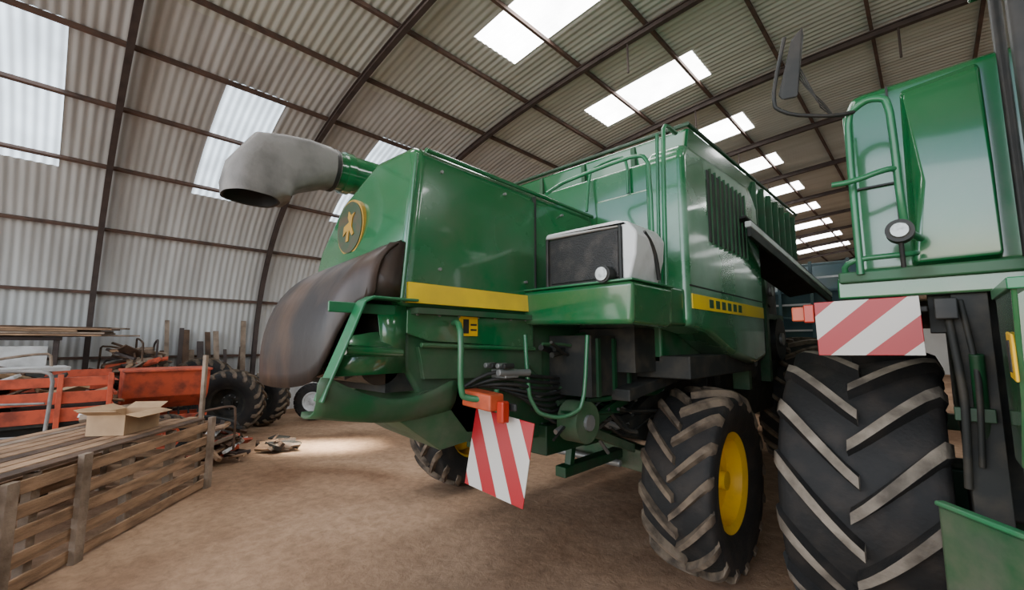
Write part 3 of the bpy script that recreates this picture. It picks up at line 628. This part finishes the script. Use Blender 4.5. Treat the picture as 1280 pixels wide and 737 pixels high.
for z0,z1 in((.82,.98),(1.03,1.17),(1.23,1.34)):
    h.box(-7.52,-7.48,-2.4,.5,z0,z1); h.box(-9.6,-9.56,-2.4,.6,z0,z1); h.box(-9.6,-7.5,-2.4,-2.36,z0,z1); h.box(-9.6,-8.3,.56,.6,z0,z1-.1)
for y in(-2.3,-1.5,-.7,.0,.44): h.box(-7.47,-7.43,y,y+.05,.7,1.38)
h.done()
h=MB('trailer_frame','dark',T,.01); h.box(-9.4,-7.7,-2.2,.5,.66,.78); h.done()
wheel(T,'trailer_wheel_a',(-7.65,-1.0,.36),.36,.2,1,'lug2',16,.015,'redp'); wheel(T,'trailer_wheel_b',(-9.5,-1.0,.36),.36,.2,-1,'lug2',16,.015,'redp')
h=MB('trailer_axle','dark',T); h.box(-9.5,-7.65,-1.05,-.95,.32,.7); h.done()
junk('trailer_load',-8.6,-.7,.6,1.1,.86,1.5,75,['wood','wood2','wood3','redp','card','white','dark'],(.3,1.0),seed=6,par=T,tilt=.35,tubes=2)
# red seed drill between trailer and wood pile
D_=empty('red_seed_drill',(-9.0,1.1,0))
h=MB('hopper',['redp','dark'],D_,.012)
h.prismY([(-9.35,1.32),(-8.6,1.32),(-8.72,.92),(-8.95,.72),(-9.1,.72),(-9.3,.92)],.68,1.75); h.box(-9.38,-8.57,.66,1.77,1.31,1.35); h.done()
h=MB('drill_frame',['redp','dark','steel'],D_,.006)
h.box(-8.75,-8.68,.7,1.75,.55,.62); h.box(-9.25,-9.18,.7,1.75,.55,.62)
for y in(.72,1.68): h.box(-9.25,-8.68,y,y+.05,.55,.62); h.box(-9.02,-8.96,y,y+.05,.5,.8)
for i in range(8):
    y=.76+.13*i; h.tube([(-9.0,y,.74),(-8.8,y,.45),(-8.72,y,.12)],.016,1,n=6); h.cyl((-8.72,y-.008,.14),(-8.72,y+.008,.14),.14,2,20)
h.done()
wheel(D_,'drill_wheel_a',(-8.42,1.2,.34),.34,.14,1,'lug2',16,.015,'redp'); wheel(D_,'drill_wheel_b',(-9.55,1.2,.34),.34,.14,-1,'lug2',16,.015,'redp')
h=MB('drill_axle','dark',D_); h.cyl((-9.55,1.2,.34),(-8.42,1.2,.34),.03); h.done()
junk('scrap_wood_pile',-10.75,.95,.45,.45,0,1.75,150,['wood2','wood','wood3','wood3','dark','ribs','redp'],(.3,1.2),seed=5,tubes=5)
junk('scrap_boards',-7.75,1.75,.3,.3,0,.6,45,['wood','wood2','wood3','redp','white','dark','ribs'],(.2,.7),seed=8,tubes=2)
junk('floor_debris',-8.0,2.6,.5,.25,0,.08,24,['wood','wood2','wood3','dark'],(.15,.45),seed=31,tilt=.08)
K=empty('timber_rack',(-11.2,-1.3,0))
h=MB('rack_frame','ribs',K,.004)
for x in(-11.9,-10.4):
    for y in(-4.2,-2.1,-.1): h.box(x,x+.07,y,y+.07,0,1.85)
for z in(.9,1.8): h.box(-11.95,-10.3,-4.3,0,z,z+.05)
h.done()
h=MB('stacked_boards',['wood2','wood','wood3','white'],K,.003); random.seed(4)
for k in range(34):
    z=1.88+.035*(k//7); h.obox((-11.8+.24*(k%7)+random.uniform(-.05,.05),-1.6+random.uniform(-.4,.5),z),(.2,random.uniform(-.1,.1),0),(random.uniform(-.2,.2),random.uniform(3.2,4.4),0),(0,0,.028),random.choice([0,0,0,1,2]))
for k in range(16):
    z=.97+.05*(k//4); h.obox((-11.5+.28*(k%4),-2.2+random.uniform(-.4,.4),z),(.22,0,0),(random.uniform(-.15,.15),random.uniform(2.2,3.6),0),(0,0,.04),random.choice([0,1,2,2]))
h.box(-10.45,-10.28,-1.2,-.15,1.15,1.7,3); h.done()
def tyreobj(name,c,Rr,Ww,rx,rz,rimm='dark',N=16):
    e=empty(name,c)
    wheel(e,'tyre',c,Rr,Ww,1,'lug2' if N<20 else 'tyre',N,.03,rimm); e.rotation_euler=(0,rx,rz); return e
tyreobj('old_tractor_tyre',(-9.85,2.35,.62),.62,.4,math.radians(6),math.radians(-35),N=18)
tyreobj('old_tractor_tyre.001',(-10.45,3.1,.56),.56,.34,math.radians(-5),math.radians(-50),N=18)
tyreobj('old_tractor_tyre.002',(-11.3,2.15,.72),.72,.40,math.radians(4),math.radians(-15),N=18)
tyreobj('implement_wheel',(-10.3,4.1,.42),.42,.12,0,math.radians(-40),'white',N=24)
h=MB('hay_tedder',['redp','dark','steel'],None,org=(-10.3,5.0,0))
h.tube([(-10.3,4.5,.55),(-10.3,4.8,.6),(-10.4,5.6,.65)],.035,0); h.tube([(-10.9,5.0,.78),(-9.7,4.7,.75)],.03,0,rnd=0); h.tube([(-10.3,4.8,.6),(-10.3,4.8,0.0)],.03,1,rnd=0); h.tube([(-10.4,5.6,.65),(-10.6,5.9,0.0)],.03,1,rnd=0)
for i in range(10):
    a=2*pi*i/10; h.tube([(-10.3,5.2,.7),(-10.3+.5*math.cos(a),5.2+.5*math.sin(a),.6),(-10.3+.55*math.cos(a),5.2+.55*math.sin(a),.3)],.012,2,n=6)
h.done()
h=MB('leaning_timbers',['wood3','wood2','ribs'],None,.004,org=(-12,2.4,0)); random.seed(14)
for i in range(11):
    y=1.5+.16*i; L=random.uniform(1.5,2.3); a=Vector((-11.95,y,0.02)); b=Vector((-12.22,y+random.uniform(-.15,.15),L)); h.obox((a+b)/2,(.03,0,.01),(0,random.uniform(.06,.14),0),b-a,i%3)
h.done()
# ================================================================ light
W=bpy.data.worlds.new('world'); S.world=W; W.use_nodes=True; nt=W.node_tree; bg=nt.nodes['Background']
sk=nt.nodes.new('ShaderNodeTexSky'); sk.sky_type='NISHITA'; sk.sun_disc=False; sk.sun_elevation=math.radians(50); sk.sun_rotation=math.radians(200)
nt.links.new(sk.outputs[0],bg.inputs['Color']); bg.inputs['Strength'].default_value=.42
def area(name,loc,target,sx,sy,e,col,spread=180):
    l=bpy.data.lights.new(name,'AREA'); l.shape='RECTANGLE'; l.size=sx; l.size_y=sy; l.energy=e; l.color=col; l.spread=math.radians(spread)
    o=bpy.data.objects.new(name,l); S.collection.objects.link(o); o.location=loc; o.rotation_euler=(Vector(target)-Vector(loc)).to_track_quat('-Z','Y').to_euler(); return o
area('doorway_daylight',(-1,Y0-.5,3.2),(-2.5,6,1.2),16,5.5,800,(1,.99,.97))
o=area('sunbeam',(-7.6,3.25,6.2),(-7.65,3.3,0),.5,1.4,30,(1,.93,.8),12); o.rotation_euler=(0,0,math.radians(-41))
# ================================================================ camera
cd=bpy.data.cameras.new('camera'); cd.sensor_width=36; cd.lens=36*540/1280; cd.clip_start=.05; cd.clip_end=300
co=bpy.data.objects.new('camera',cd); S.collection.objects.link(co); co.location=(0,0,1.75); co.rotation_euler=(math.radians(90+6.34),0,math.radians(44)); S.camera=co
